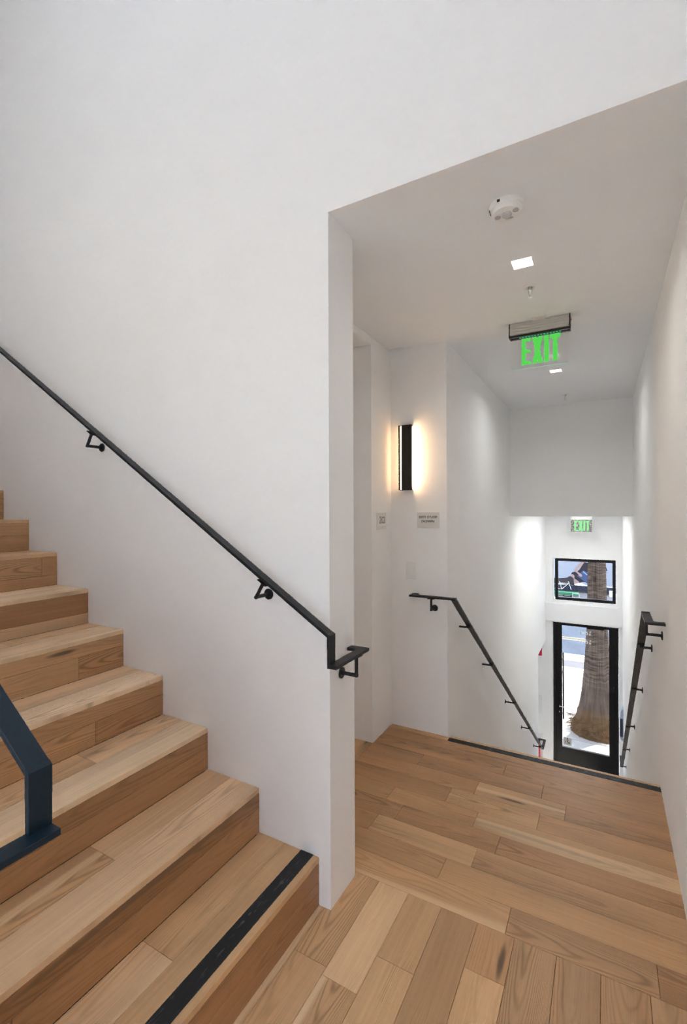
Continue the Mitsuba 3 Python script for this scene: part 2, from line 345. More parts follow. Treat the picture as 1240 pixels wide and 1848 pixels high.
# ------------------------------------------------------------------ handrails
def polybar(pts, wdirs, tdirs, w, t):
    return cat([obox(pts[i], pts[i + 1], wdirs[i], w, tdirs[i], t) for i in range(len(pts) - 1)])
def bracket(parent, foot, out, base_len, updir, post_len, barw=0.030, m='black_steel'):
    """round rosette on the wall at foot, arm along out, post along updir to a saddle under the rail"""
    foot, out, updir = np.array(foot, float), np.array(out, float), np.array(updir, float)
    elbow = foot + out * base_len
    top = elbow + updir * post_len
    k = part(parent, 'bracket', cat([cyl(foot, elbow + out * 0.006, 0.0072), cyl(elbow - updir * 0.0065, top, 0.0068),
             obox(top - updir * 0.004 - np.cross(out, updir) * 0.022, top - updir * 0.004 + np.cross(out, updir) * 0.022, out, barw, updir, 0.004, 0.0005)]), m, 30)
    part(k, 'rosette', cyl(foot, foot + out * 0.006, 0.0215, 28), m, 30)
SL = 0.618
sn, cs = SL / math.hypot(1, SL), 1 / math.hypot(1, SL)
def upper_rail(sgn, wall_y, label, m, x_end=-4.2):
    """rail on the wall y = wall_y, standing off in direction sgn (y); drops at the foot and turns along the wall end"""
    r = thing('handrail', label, 'handrail')
    yc = wall_y + sgn * 0.079
    w, t = 0.038, 0.012
    zt = 1.0245 + 0.0135                                # axis height at x = 0.047
    bars = []
    a = (0.053, yc, zt - 0.0035); b = (x_end, yc, zt - 0.0035 + SL * (0.053 - x_end))
    bars.append(obox(a, b, (0, 1, 0), w, (sn, 0, cs), t))
    # mitred corner block, vertical drop, horizontal foot
    bars.append(trimesh.convex.convex_hull(np.array([(x, yc + q * w / 2, z) for q in (-1, 1) for x, z in ((0.047, 0.99), (0.059, 0.99), (0.059, 1.0385), (0.047, 1.0265), (0.0500, 1.0440))])))
    bars.append(cbox((0.047, yc - w / 2, 0.925), (0.059, yc + w / 2, 1.02), 0.001))
    y0 = yc + sgn * w / 2; y1 = wall_y - sgn * 0.157
    bars.append(cbox((0.047, y0, 0.925), (0.085, y1, 0.937), 0.0012))
    bars.append(cbox((0.006, y1, 0.925), (0.06, y1 + sgn * 0.038, 0.937), 0.0012))
    part(r, 'rail', cat(bars), m)
    upd = np.array((sn, 0, cs))
    for xb in (-0.28, -1.343, -2.40, -3.46):
        zf = 1.14 - 0.6155 * (xb + 0.28)
        bracket(r, (xb, wall_y, zf), (0, sgn, 0), 0.079, upd, 0.073, m=m)
    bracket(r, (0, wall_y - sgn * 0.084, 0.849), (1, 0, 0), 0.066, Z_, 0.076, m=m)
    return r
upper_rail(-1, 0.0, 'black flat-bar handrail on the tall white wall, turning around its end', 'black_steel')
upper_rail(+1, -FW_, 'dark blue-black flat-bar handrail in the left foreground', 'blue_black_steel')

SD = 0.650
sn2, cs2 = SD / math.hypot(1, SD), 1 / math.hypot(1, SD)
def lower_rail(xc, side, z0, y0, feet, wallx, label, start):
    r = thing('handrail', label, 'handrail')
    w, t = 0.038, 0.012
    ye = 6.05
    ze = z0 - SD * (ye - y0)
    tdir = (0, sn2, cs2)
    bars = [obox((xc, y0, z0), (xc, ye, ze), (1, 0, 0), w, tdir, t)]
    bars.append(cbox((xc - w / 2, ye - 0.004, ze - 0.006), (xc + w / 2, ye + 0.32, ze + 0.006), 0.001))
    bars.append(cbox((xc, ye + 0.282, ze - 0.006), (wallx, ye + 0.32, ze + 0.006), 0.001))
    for s in start: bars.append(cbox(*s, 0.0012))
    part(r, 'rail', cat(bars), 'black_steel')
    for (yf, zf) in feet:
        zr = z0 - SD * (yf - y0)
        L = (zr - t / 2 / cs2 - zf) / (cs2 + SD * sn2)
        wx = wallx(yf) if callable(wallx) else wallx
        bracket(r, (wx, yf, zf), (side, 0, 0), abs(xc - wx), np.array(tdir), L)
    return r
zc = 0.911
lr = lower_rail(0.049, 1, zc, 1.43, [(1.80, 0.651), (2.54, 0.171), (3.64, -0.542), (4.72, -1.249), (5.82, -1.964)], -0.045,
           'black handrail descending on the left wall, starting below the sconce',
           [((-0.240, 1.405, 0.905), (0.068, 1.443, 0.917)), ((-0.240, 1.405, 0.905), (-0.202, 1.494, 0.917))])
bracket(lr, (-0.095, YA, 0.828), (0, -1, 0), 0.076, Z_, 0.077)
rr = lower_rail(1.065, -1, 0.936, 1.40, [(1.804, 0.654), (2.63, 0.130), (3.80, -0.615), (4.89, -1.325), (6.03, -2.07)], XR - 0.012,
           'black handrail descending on the right wall',
           [((1.046, 1.150, 0.925), (1.084, 1.405, 0.937)), ((1.046, 1.150, 0.925), (XR - 0.006, 1.188, 0.937))])
bracket(rr, (XR, 1.36, 0.834), (-1, 0, 0), 0.069, Z_, 0.091)

# ------------------------------------------------------------------ entry door and window
FY0, FY1 = 7.47, 7.54
def rect_frame(x0, x1, z0, z1, w, y0, y1, c=0.002, bottom=True):
    ms = [cbox((x0, y0, z0), (x0 + w, y1, z1), c), cbox((x1 - w, y0, z0), (x1, y1, z1), c), cbox((x0, y0, z1 - w), (x1, y1, z1), c)]
    if bottom: ms.append(cbox((x0, y0, z0), (x1, y1, z0 + w), c))
    return cat(ms)
d1 = struct('door_1', cat([rect_frame(0.080, 1.060, ZL, -0.480, 0.045, FY0 - 0.01, FY1, bottom=False), cbox((0.08, FY0 - 0.01, ZL - 0.01), (1.06, FY1, ZL + 0.012))]), 'black_frame', 'black framed glass entry door at the foot of the flight down')
leaf = cat([cbox((0.1235, FY0 + 0.01, ZL + 0.015), (0.211, FY1 - 0.01, -0.5245), 0.002), cbox((0.926, FY0 + 0.01, ZL + 0.015), (1.0165, FY1 - 0.01, -0.5245), 0.002),
            cbox((0.1235, FY0 + 0.01, -0.535), (1.0165, FY1 - 0.01, -0.5245), 0.002), cbox((0.1235, FY0 + 0.01, ZL + 0.015), (1.0165, FY1 - 0.01, -2.648), 0.003)])
part(d1, 'leaf', leaf, 'black_frame')
def pane(parent, x0, x1, z0, z1, y):
    return part(parent, 'pane', (np.array([(x0, y, z0), (x1, y, z0), (x1, y, z1), (x0, y, z1)]), np.array([(0, 1, 2), (0, 2, 3)])), 'door_glass')
pane(d1, 0.208, 0.929, -2.652, -0.530, 7.505)
part(d1, 'handle_plate', cbox((0.155, FY0 + 0.002, -2.08), (0.190, FY0 + 0.012, -1.74), 0.003), 'black_frame')
hk = part(d1, 'handle', cat([cyl((0.176, FY0 + 0.01, -1.935), (0.176, FY0 - 0.045, -1.935), 0.009), cyl((0.172, FY0 - 0.04, -1.935), (0.285, FY0 - 0.04, -1.940), 0.008), cyl((0.283, FY0 - 0.04, -1.940), (0.287, FY0 - 0.02, -1.928), 0.008)]), 'chrome', 30, label='metal lever handle')
part(d1, 'keyhole', cyl((0.170, FY0 + 0.003, -2.045), (0.170, FY0 - 0.004, -2.045), 0.012), 'chrome', 30)
part(d1, 'closer', cat([cbox((0.60, FY0 - 0.045, -0.545), (0.86, FY0 + 0.012, -0.485), 0.006), cbox((0.80, FY0 - 0.03, -0.50), (1.02, FY0 - 0.012, -0.488), 0.002)]), 'black_frame')
for z in (-0.72, -1.16, -2.88): part(d1, 'hinge', cyl((1.016, FY0 - 0.006, z - 0.07), (1.016, FY0 - 0.006, z + 0.07), 0.008), 'black_frame', 30)
part(d1, 'pull_bar', cat([cyl((0.222, 7.60, -2.21), (0.222, 7.60, -1.04), 0.012), cyl((0.222, 7.60, -2.1), (0.190, 7.52, -2.1), 0.007), cyl((0.222, 7.60, -1.15), (0.190, 7.52, -1.15), 0.007)]), 'bronze_dark', 30, label='dark pull bar on the street side')
# street numbers read from outside: mirrored from here
part(d1, 'lettering', cat([text_at('1641', 0.066, (0.663, 7.509, -0.664), (-1, 0, 0), (0, 0, 1), 0.001, True, 0.182), text_at('1639', 0.066, (0.663, 7.509, -0.815), (-1, 0, 0), (0, 0, 1), 0.001, False, 0.182)]), 'white_print', label='white street numbers on the glass')
stk = part(d1, 'sticker', cbox((0.232, 7.5015, -2.611), (0.357, 7.5035, -2.486)), 'grey_plastic', label='small grey access sticker low on the glass')
wc = [sbox(0, 0, 0.012, 0.05), Polygon([(0, 0.0), (0.03, 0.0), (0.048, -0.022), (0.036, -0.026), (0.022, -0.010), (0, -0.010)]), Polygon([(0.002, 0.030), (0.028, 0.030), (0.028, 0.022), (0.002, 0.022)])]
a = np.linspace(math.pi * 0.75, math.pi * 2.1, 20)
wc.append(Polygon([(0.008 + 0.034 * math.cos(q), -0.004 + 0.034 * math.sin(q)) for q in a] + [(0.008 + 0.027 * math.cos(q), -0.004 + 0.027 * math.sin(q)) for q in a[::-1]]))
from shapely.geometry import Point
wc.append(Point(0.006, 0.062).buffer(0.009, 8))
part(stk, 'symbol', extr(unary_union(wc), 0.001, (0.285, 7.5015, -2.558), (1, 0, 0), (0, 0, 1)), 'ink', label='wheelchair symbol')

w1 = struct('window_1', rect_frame(0.110, 1.024, -0.092, 0.627, 0.045, FY0, FY1), 'black_frame', 'black framed window above the entry door')
pane(w1, 0.15, 0.98, -0.05, 0.585, 7.505)
struct('trim_2', cbox((0.077, 7.42, -0.146), (1.029, 7.56, -0.092), 0.002), 'paint', 'white sill under the window')

# ------------------------------------------------------------------ exit signs
def letters(h, w):
    """EXIT in tall block capitals: polygons, origin at the lower left corner, h tall, w wide"""
    s, ah = 0.112 * w, 0.125 * h
    eL, xL, iL, tL, g = 0.250 * w, 0.285 * w, 0.125 * w, 0.265 * w, 0.025 * w
    E_ = unary_union([sbox(0, 0, s, h), sbox(0, 0, eL, ah), sbox(0, 0.5 * h - 0.45 * ah, eL * 0.98, 0.5 * h + 0.45 * ah), sbox(0, h - ah, eL, h)])
    x = eL + g; k = 0.125 * w
    Xl = unary_union([Polygon([(x, 0), (x + k, 0), (x + xL, h), (x + xL - k, h)]), Polygon([(x + xL - k, 0), (x + xL, 0), (x + k, h), (x, h)])])
    x += xL + g
    I_ = sbox(x, 0, x + iL, h)
    x += iL + g
    Tl = unary_union([sbox(x + tL / 2 - s * .52, 0, x + tL / 2 + s * .52, h), sbox(x, h - ah * 1.25, x + tL, h)])
    return unary_union([E_, Xl, I_, Tl])
def exit_sign(label, x0, x1, ztop, y, zh, zp, lx0, lx1, lz0, lz1, glow, mirror):
    k = thing('exit_sign', label, 'exit sign')
    house = [cbox((x0 + 0.004, y - 0.028, zh + 0.012), (x1 - 0.004, y + 0.028, ztop), 0.002)]
    part(k, 'housing', cat(house), 'aluminium' if not mirror else 'white_plastic', label='ribbed metal housing' if not mirror else None)
    if not mirror:
        n = 4
        for q in range(n):
            za, zb = zh + 0.014 + (ztop - zh - 0.02) * q / n, zh + 0.014 + (ztop - zh - 0.02) * (q + 1) / n
            part(k, 'rib', cbox((x0 + 0.006, y - 0.0310, za + 0.0012), (x1 - 0.006, y - 0.026, zb), 0.0012), 'aluminium')
        part(k, 'end_cap', cbox((x0, y - 0.034, zh), (x0 + 0.004, y + 0.03, ztop), 0.001), 'bronze_dark')
        part(k, 'end_cap', cbox((x1 - 0.004, y - 0.034, zh), (x1, y + 0.03, ztop), 0.001), 'bronze_dark')
        part(k, 'lower_rail', cat([cbox((x0 + 0.003, y - 0.030, zh), (x1 - 0.003, y - 0.006, zh + 0.010), 0.001), cbox((x0 + 0.003, y + 0.006, zh), (x1 - 0.003, y + 0.030, zh + 0.010), 0.001)]), 'bronze_dark')
        part(k, 'mounting_plate', cbox((0.521, y - 0.075, ztop - 0.006), (0.592, y - 0.026, ztop + 0.001), 0.001), 'sign_grey')
        part(k, 'indicator', cyl((x1, y - 0.01, ztop - 0.03), (x1 + 0.006, y - 0.01, ztop - 0.03), 0.005), 'red_paint')
        part(k, 'led_row', cat([cbox((lx0 - 0.012 + q * 0.0165, y - 0.012, zh - 0.004), (lx0 - 0.002 + q * 0.0165, y - 0.007, zh + 0.004), 0.001) for q in range(14)]), None,
             bsdf={'type': 'diffuse', 'reflectance': rgb(0.1, 0.4, 0.25)}, emitter={'type': 'area', 'radiance': rgb(0.02 * K, 0.40 * K, 0.16 * K), 'sampling_weight': 0.02})
    pw = 0.008
    pp = sbox(x0 + pw, zp + 0.012, x1 - pw, zh + 0.006).union(sbox(x0 + pw + 0.012, zp, x1 - pw - 0.012, zh)).union(Point(x0 + pw + 0.012, zp + 0.012).buffer(0.012, 6)).union(Point(x1 - pw - 0.012, zp + 0.012).buffer(0.012, 6))
    if mirror:
        part(k, 'panel', extr(pp, 0.004, (0, y + 0.004, 0), (1, 0, 0), (0, 0, 1)), 'mirror_grey', label='mirror-backed panel')
    else:
        vv, ff = trimesh.creation.triangulate_polygon(pp, engine='earcut')
        part(k, 'panel', (np.c_[vv[:, 0], np.full(len(vv), y), vv[:, 1]], ff), 'acrylic', label='clear acrylic panel')
        edge = pp.difference(pp.buffer(-0.0016)).difference(sbox(x0, zp + 0.010, x1, zh + 0.02))
        part(k, 'panel_edge', extr(edge, 0.006, (0, y + 0.003, 0), (1, 0, 0), (0, 0, 1)), 'acrylic_edge')
    lt = affinity.translate(letters(lz1 - lz0, lx1 - lx0), lx0, lz0)
    part(k, 'lettering', extr(lt, 0.0012, (0, y - 0.0008, 0), (1, 0, 0), (0, 0, 1)), None, label='green letters EXIT', bsdf={'type': 'diffuse', 'reflectance': rgb(0.03, 0.12, 0.03)},
         emitter={'type': 'area', 'radiance': rgb(*[K * q for q in glow]), 'sampling_weight': 0.05})
    if not mirror:
        outl = lt.buffer(0.0007).difference(lt.buffer(-0.0007))
        part(k, 'letter_rim', extr(outl, 0.0012, (0, y - 0.0016, 0), (1, 0, 0), (0, 0, 1)), 'acrylic_edge')
def mirror_fn(p, n, uv):
    f = mikit.fbm(p.x * 70, 1.0, p.z * 70, 3)
    return mikit.mix(mi.Color3f(0.10, 0.09, 0.085), mi.Color3f(0.50, 0.48, 0.46), mikit.smoothstep(0.45, 0.7, f))
mat('mirror_grey', {'type': 'principled', 'base_color': mikit.proc(mirror_fn), 'roughness': 0.3, 'specular': 0.5})
exit_sign('clear exit sign with glowing green letters hanging from the landing ceiling', 0.390, 0.718, HC, 1.45, 2.484, 2.299, 0.457, 0.666, 2.322, 2.476, (0.085, 0.62, 0.075), False)
exit_sign('small exit sign with pale green letters above the entry door, seen under the bulkhead', 0.380, 0.704, 1.404, 7.0, 1.300, 1.112, 0.437, 0.664, 1.128, 1.292, (0.28, 0.80, 0.34), True)

# ------------------------------------------------------------------ ceiling fixtures
k = thing('ceiling_sensor', 'round white ceiling sensor with three lenses', 'sensor')
sx, sy = 0.578, 0.285
def lathe(profile, x, y, n=48):
    m = trimesh.creation.revolve(profile, sections=n); m.apply_translation([x, y, 0])
    if m.volume < 0: m.invert()
    return m
part(k, 'base', lathe([(0, HC + 0.004), (0.058, HC + 0.004), (0.058, HC - 0.010), (0.055, HC - 0.014), (0, HC - 0.014)], sx, sy), 'white_plastic', 35)
part(k, 'cover', lathe([(0, HC - 0.014), (0.053, HC - 0.014), (0.052, HC - 0.022), (0.047, HC - 0.032), (0.040, HC - 0.0345), (0, HC - 0.035)], sx, sy), 'white_plastic', 35)
dome = trimesh.creation.icosphere(3, 0.018); dome.apply_scale([1, 1, 0.55]); dome.apply_translation([sx + 0.002, sy - 0.004, HC - 0.037]); part(k, 'lens', dome, 'lens_grey', True)
for dx, dy in ((-0.030, 0.0), (0.034, -0.014)):
    part(k, 'eye', lathe([(0, HC - 0.0362), (0.0075, HC - 0.0362), (0.0105, HC - 0.037), (0.0105, HC - 0.034), (0, HC - 0.034)], sx + dx, sy + dy, 24), 'grey_plastic', 35)
part(k, 'led_window', cbox((sx - 0.006, sy + 0.020, HC - 0.0365), (sx + 0.020, sy + 0.027, HC - 0.034), 0.001), 'grey_plastic')
part(k, 'slot', cbox((sx - 0.056, sy - 0.012, HC - 0.012), (sx - 0.0585, sy + 0.016, HC - 0.005)), 'dark_hole'); part(k, 'slot', cbox((sx - 0.022, sy - 0.0585, HC - 0.013), (sx - 0.012, sy - 0.054, HC - 0.006)), 'dark_hole')

def downlight(label, cx, cy, z, s, rad, power, tint=(1.0, 0.97, 0.92)):
    """square recessed lamp: glowing lens and the wide beam it throws down"""
    k = thing('downlight', label, 'downlight', None)
    h = s / 2
    fr = sbox(cx - h - 0.003, cy - h - 0.003, cx + h + 0.003, cy + h + 0.003).difference(sbox(cx - h, cy - h, cx + h, cy + h))
    part(k, 'trim', footprint(fr, z - 0.002, z + 0.02), 'white_plastic')
    m = cbox((cx - h, cy - h, z - 0.0008), (cx + h, cy + h, z + 0.010))
    part(k, 'diffuser', m, {'type': 'diffuse', 'reflectance': rgb(0.8, 0.8, 0.8)}, emitter={'type': 'area', 'radiance': rgb(*[K * q for q in rad]), 'sampling_weight': 0.2}, label='glowing square diffuser')
    scene[f'beam_{k}'] = {'type': 'spot', 'to_world': T().look_at(origin=[cx, cy, z - 0.004], target=[cx, cy, z - 1], up=[0, 1, 0]),
                          'intensity': rgb(*[K * power * q for q in tint]), 'cutoff_angle': 78.0, 'beam_width': 5.0, 'sampling_weight': 0.8}
WARM = (3.2, 3.0, 2.6)
downlight('square recessed downlight between the ceiling sensor and the near sprinkler', 0.567, 0.730, HC, 0.084, WARM, 1.5)
downlight('square recessed downlight farther along, seen just below the large exit sign', 0.543, 2.606, HC + 0.0105, 0.084, WARM, 2.0, (0.98, 0.98, 0.98))
k = thing('added_light_line', 'added unseen light line brightening the foyer from behind the bulkhead', 'added light')  # added lamp, hidden by the bulkhead, brightens the foyer
part(k, 'trim', footprint(sbox(0.498, 4.29, 0.582, 6.71).difference(sbox(0.502, 4.294, 0.578, 6.706)), 1.4005, 1.410), 'white_plastic')
part(k, 'diffuser', cbox((0.502, 4.294, 1.4015), (0.578, 6.706, 1.412)), {'type': 'diffuse', 'reflectance': rgb(0.8, 0.8, 0.8)}, emitter={'type': 'area', 'radiance': rgb(*[K * 36 * q for q in (1.0, 0.99, 0.97)]), 'sampling_weight': 1.5}, label='glowing diffuser')

def sprinkler(label, x, y, z):
    k = thing('sprinkler', label, 'sprinkler')
    part(k, 'escutcheon', lathe([(0.016, z + 0.004), (0.033, z + 0.003), (0.0335, z - 0.002), (0.024, z - 0.006), (0.016, z - 0.004)], x, y, 36), 'white_plastic', 35)
    part(k, 'body', cat([cyl((x, y, z + 0.01), (x, y, z - 0.018), 0.009), cyl((x - 0.009, y, z - 0.012), (x - 0.004, y, z - 0.044), 0.0022, 10), cyl((x + 0.009, y, z - 0.012), (x + 0.004, y, z - 0.044), 0.0022, 10), cyl((x, y, z - 0.040), (x, y, z - 0.050), 0.005)]), 'chrome', 30)
    part(k, 'deflector', cyl((x, y, z - 0.050), (x, y, z - 0.0525), 0.0135), 'chrome', 30)
sprinkler('small pendent sprinkler on the ceiling between the near downlight and the large exit sign', 0.566, 0.985, HC)
sprinkler('small pendent sprinkler on the ceiling close to the bulkhead', 0.550, 3.530, HC + 0.0195)

# ------------------------------------------------------------------ sconce, signs, plate on the alcove walls
k = thing('wall_sconce', 'tall narrow black wall sconce glowing warm on both sides', 'wall lamp')
z0, z1 = 1.605, 2.040
part(k, 'back_box', cbox((-0.306, 1.468, z0 + 0.012), (-0.262, 1.502, z1 - 0.012), 0.001), 'bronze_dark')
part(k, 'front_plate', cbox((-0.306, 1.450, z0), (-0.233, 1.456, z1), 0.0012), 'bronze_dark')
part(k, 'left_fin', cbox((-0.328, 1.450, z0), (-0.318, 1.470, z1), 0.001), 'bronze_dark')
part(k, 'end_cap', cbox((-0.328, 1.451, z1 - 0.004), (-0.244, 1.500, z1), 0.0008), 'bronze_dark')
part(k, 'end_cap', cbox((-0.328, 1.451, z0), (-0.244, 1.500, z0 + 0.004), 0.0008), 'bronze_dark')
for nm, bx, rd_ in (('light_strip', cbox((-0.3165, 1.454, z0 + 0.006), (-0.3075, 1.488, z1 - 0.006)), (11, 6.6, 3.3)), ('light_strip', cbox((-0.2615, 1.458, z0 + 0.02), (-0.246, 1.482, z1 - 0.02)), (36, 22.5, 12))):
    part(k, nm, bx, {'type': 'diffuse', 'reflectance': rgb(0.7, 0.6, 0.5)}, emitter={'type': 'area', 'radiance': rgb(*[K * q for q in rd_]), 'sampling_weight': 0.6}, label='warm light strip')

k = thing('stair_sign', 'small grey plate reading EXIT STAIR DOWN on the alcove wall under the sconce', 'sign')
part(k, 'plate', cbox((-0.215, 1.496, 1.353), (-0.062, 1.501, 1.456), 0.001), 'sign_grey')
part(k, 'lettering', cat([text_at('EXIT STAIR', 0.0155, (-0.203, 1.4962, 1.417), (1, 0, 0), (0, 0, 1), 0.0008, True, 0.126), text_at('DOWN', 0.0155, (-0.184, 1.4962, 1.389), (1, 0, 0), (0, 0, 1), 0.0008, True, 0.088)]), 'ink', label='dark capital letters')
k = thing('room_sign', 'small grey plate with the room number 201 beside the doorway', 'sign')
part(k, 'plate', cbox((XA - 0.001, 1.262, 1.347), (XA + 0.004, 1.411, 1.455), 0.001), 'sign_grey')
part(k, 'lettering', text_at('201', 0.046, (XA + 0.0038, 1.302, 1.384), (0, 1, 0), (0, 0, 1), 0.0008, False, 0.082), 'ink', label='dark number 201')
k = thing('wall_plate', 'blank white switch plate on the alcove wall above the start of the handrail', 'switch plate')
part(k, 'plate', cbox((-0.296, 1.495, 1.007), (-0.227, 1.501, 1.120), 0.0015), 'white_plastic')
part(k, 'insert', cbox((-0.279, 1.4935, 1.030), (-0.244, 1.498, 1.097), 0.001), 'white_plastic')
# door of room 201, deep in its opening
struct('door_2', cbox((XA - 0.215, 0.28, -0.01), (XA - 0.17, 1.20, 2.53), 0.002), 'paint', 'white door of room 201 set deep in the doorway')
# scuff mark where the bar meets the wall end
# ------------------------------------------------------------------ foyer fittings
one('wall_sign', cbox((-0.26, 7.414, -1.098), (-0.104, 7.424, -0.965), 0.001), 'red_paint', 'red sign on the end wall, half hidden by the left wall', 'sign')
k = thing('panel_box', 'flush white service panel on the end wall left of the entry door', 'panel')
part(k, 'frame', rect_frame(-0.33, -0.105, -2.107, -1.79, 0.012, 7.414, 7.424, 0.001), 'white_plastic')
part(k, 'panel_door', cbox((-0.318, 7.4165, -2.095), (-0.117, 7.424, -1.802), 0.001), 'white_plastic')
k = thing('extinguisher_cabinet', 'white fire extinguisher cabinet low on the end wall left of the entry door', 'cabinet')
part(k, 'frame', rect_frame(-0.36, -0.092, -2.98, -2.475, 0.022, 7.405, 7.424, 0.001), 'white_plastic')
part(k, 'back', cbox((-0.345, 7.418, -2.97), (-0.11, 7.424, -2.49)), 'white_plastic')
k = thing('fire_extinguisher', 'red fire extinguisher in the white cabinet low on the end wall', 'fire extinguisher')
part(k, 'cylinder', cyl((-0.172, 7.370, -2.94), (-0.172, 7.370, -2.66), 0.042, 24), 'red_paint', 30)
part(k, 'valve', cat([cyl((-0.178, 7.385, -2.66), (-0.178, 7.385, -2.60), 0.013), cbox((-0.20, 7.375, -2.60), (-0.135, 7.395, -2.575), 0.003), cyl((-0.145, 7.385, -2.59), (-0.138, 7.385, -2.72), 0.006, 10)]), 'black_frame', 30)
k = thing('intercom', 'blue-grey wall intercom with a dark panel on the right wall beside the entry door', 'intercom')
part(k, 'body', trimesh.convex.convex_hull(np.array([(x, y, z) for y in (7.02, 7.14) for x, z in ((1.122, -1.62), (1.085, -1.68), (1.068, -1.80), (1.068, -2.10), (1.09, -2.14), (1.122, -2.14))])), 'blue_grey')
part(k, 'dark_panel', cbox((1.069, 7.0155, -2.08), (1.105, 7.0215, -1.80), 0.001), 'navy')
# ------------------------------------------------------------------ the street
GZ = -3.10
def concrete_fn(p, n, uv):
    f = mikit.fbm(p.x * 2.3, p.y * 2.3, 1.0, 3); g = mikit.noise(p.x * 60, p.y * 60, 2.0)
    return mi.Color3f(0.33, 0.325, 0.32) * (0.86 + 0.22 * f + 0.10 * (g - 0.5))
mat('concrete', {'type': 'diffuse', 'reflectance': mikit.proc(concrete_fn)})
def asphalt_shade_fn(p, n, uv):
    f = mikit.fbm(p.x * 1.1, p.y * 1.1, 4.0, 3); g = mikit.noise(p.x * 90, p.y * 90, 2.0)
    return mi.Color3f(0.085, 0.105, 0.140) * (0.8 + 0.35 * f + 0.25 * (g - 0.5))  # blue cast of skylit tree shade is put into the road colour
mat('asphalt', {'type': 'diffuse', 'reflectance': mikit.proc(asphalt_shade_fn)})
def bark_fn(p, n, uv):
    a = dr.atan2(p.y - 9.45, p.x - 0.72)
    rings = mikit.noise(p.z * 55 + 2.5 * mikit.noise(a * 3, p.z * 2, 0.0), a * 1.6, 1.0) * mikit.smoothstep(-2.4, -1.7, p.z) + 0.45 * (1 - mikit.smoothstep(-2.4, -1.7, p.z))
    fib = mikit.noise(a * 26, p.z * 3.0, 2.0)
    blot = mikit.fbm(a * 3, p.z * 3, 5.0, 3)
    c = mikit.mix(mi.Color3f(0.012, 0.009, 0.008), mi.Color3f(0.155, 0.125, 0.112), 0.62 * rings + 0.34 * fib + 0.30 * blot - 0.12)
    low = 1 - mikit.smoothstep(-2.85, -2.45, p.z + 0.25 * (blot - 0.5))
    return mikit.mix(c, mi.Color3f(0.10, 0.06, 0.03), low * 0.8)
mat('bark', {'type': 'diffuse', 'reflectance': mikit.proc(bark_fn)})
pr('road_yellow', (0.30, 0.20, 0.09), 0.8)
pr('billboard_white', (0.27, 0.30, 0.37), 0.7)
pr('skin_print', (0.30, 0.21, 0.20), 0.7)
pr('black_print', (0.015, 0.013, 0.02), 0.8)
pr('boot_print', (0.028, 0.022, 0.030), 0.7)
pr('bag_print', (0.035, 0.06, 0.15), 0.6)
pr('sky_print', (0.16, 0.26, 0.38), 0.6)
pr('green_paint', (0.012, 0.13, 0.065), 0.5)
pr('dark_band', (0.016, 0.02, 0.04), 0.7)
pr('gutter_grey', (0.11, 0.11, 0.125), 0.9)
pr('stucco', (0.70, 0.69, 0.66), 0.8)
pr('leaf_dark', (0.06, 0.11, 0.035), 0.5)

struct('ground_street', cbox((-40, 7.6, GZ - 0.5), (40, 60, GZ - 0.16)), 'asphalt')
# sidewalk slabs in front of the door
sw = struct('sidewalk', cbox((-14, 7.66, GZ - 0.3), (14, 13.395, GZ - 0.012)), 'joint_dark', 'pale concrete sidewalk outside the entry door')
ys = [7.6, 7.92, 8.24, 8.56, 8.88, 9.20]
mk = {}
def slab(parent, x0, x1, y0, y1, z=GZ, m='concrete', name='slab'):
    return part(parent, name, cbox((x0 + 0.008, y0 + 0.008, z - 0.05), (x1 - 0.008, y1 - 0.008, z), 0.006), m)
for a, b in zip(ys[:-1], ys[1:]): slab(sw, -1.6, 2.4, a, b)
for a, b in ((9.20, 10.6), (10.6, 12.0), (12.0, 13.4)):
    for x in (-3.0, -1.6, -0.2, 1.2, 2.6): slab(sw, x, x + 1.4, a, b)
slab(sw, -14, -1.6, 7.6, 9.2); slab(sw, 2.4, 14, 7.6, 9.2); slab(sw, -14, -3.0, 9.2, 13.4); slab(sw, 4.0, 14, 9.2, 13.4)
cu = struct('curb', cbox((-14, 13.4, GZ - 0.3), (14, 13.42, GZ - 0.02)), 'joint_dark', 'grey kerb along the near edge of the road')
for i in range(14): slab(cu, -14 + 2 * i, -12 + 2 * i, 13.42, 13.62, GZ - 0.005, 'sign_grey', 'kerb_stone')
rd = struct('road', cbox((-40, 13.6, GZ - 0.4), (40, 22.6, GZ - 0.10)), 'asphalt', 'asphalt road beyond the sidewalk, tinted blue for shade')
for y in (17.15, 17.42): part(rd, 'yellow_line', cbox((-40, y, GZ - 0.102), (40, y + 0.11, GZ - 0.096)), 'road_yellow')
part(rd, 'gutter', cbox((-40, 13.64, GZ - 0.12), (40, 14.55, GZ - 0.092)), 'gutter_grey'); part(rd, 'gutter', cbox((-40, 14.56, GZ - 0.12), (40, 15.35, GZ - 0.092)), 'concrete')
struct('sidewalk_far', cbox((-30, 22.6, GZ - 0.3), (30, 27.0, GZ)), 'concrete', 'sunlit far sidewalk across the road')
part('sidewalk_far', 'kerb_stone', cbox((-30, 22.45, GZ - 0.3), (30, 22.7, GZ + 0.005), 0.01), 'sign_grey')

# facade of the building and an added sun-blocking overhang, seen only from the street
fc = sbox(-7, GZ - 0.2, 8, 7.0).difference(sbox(0.074, ZL - 0.3, 1.066, -0.478)).difference(sbox(0.076, -0.145, 1.030, 0.632))
struct('wall_facade', xz(fc, 7.59, 0.06), 'stucco')
struct('canopy', cbox((-2.5, 7.652, 0.82), (3.6, 8.20, 0.98), 0.01), 'stucco')  # added overhang, keeps direct sun out of the upper window

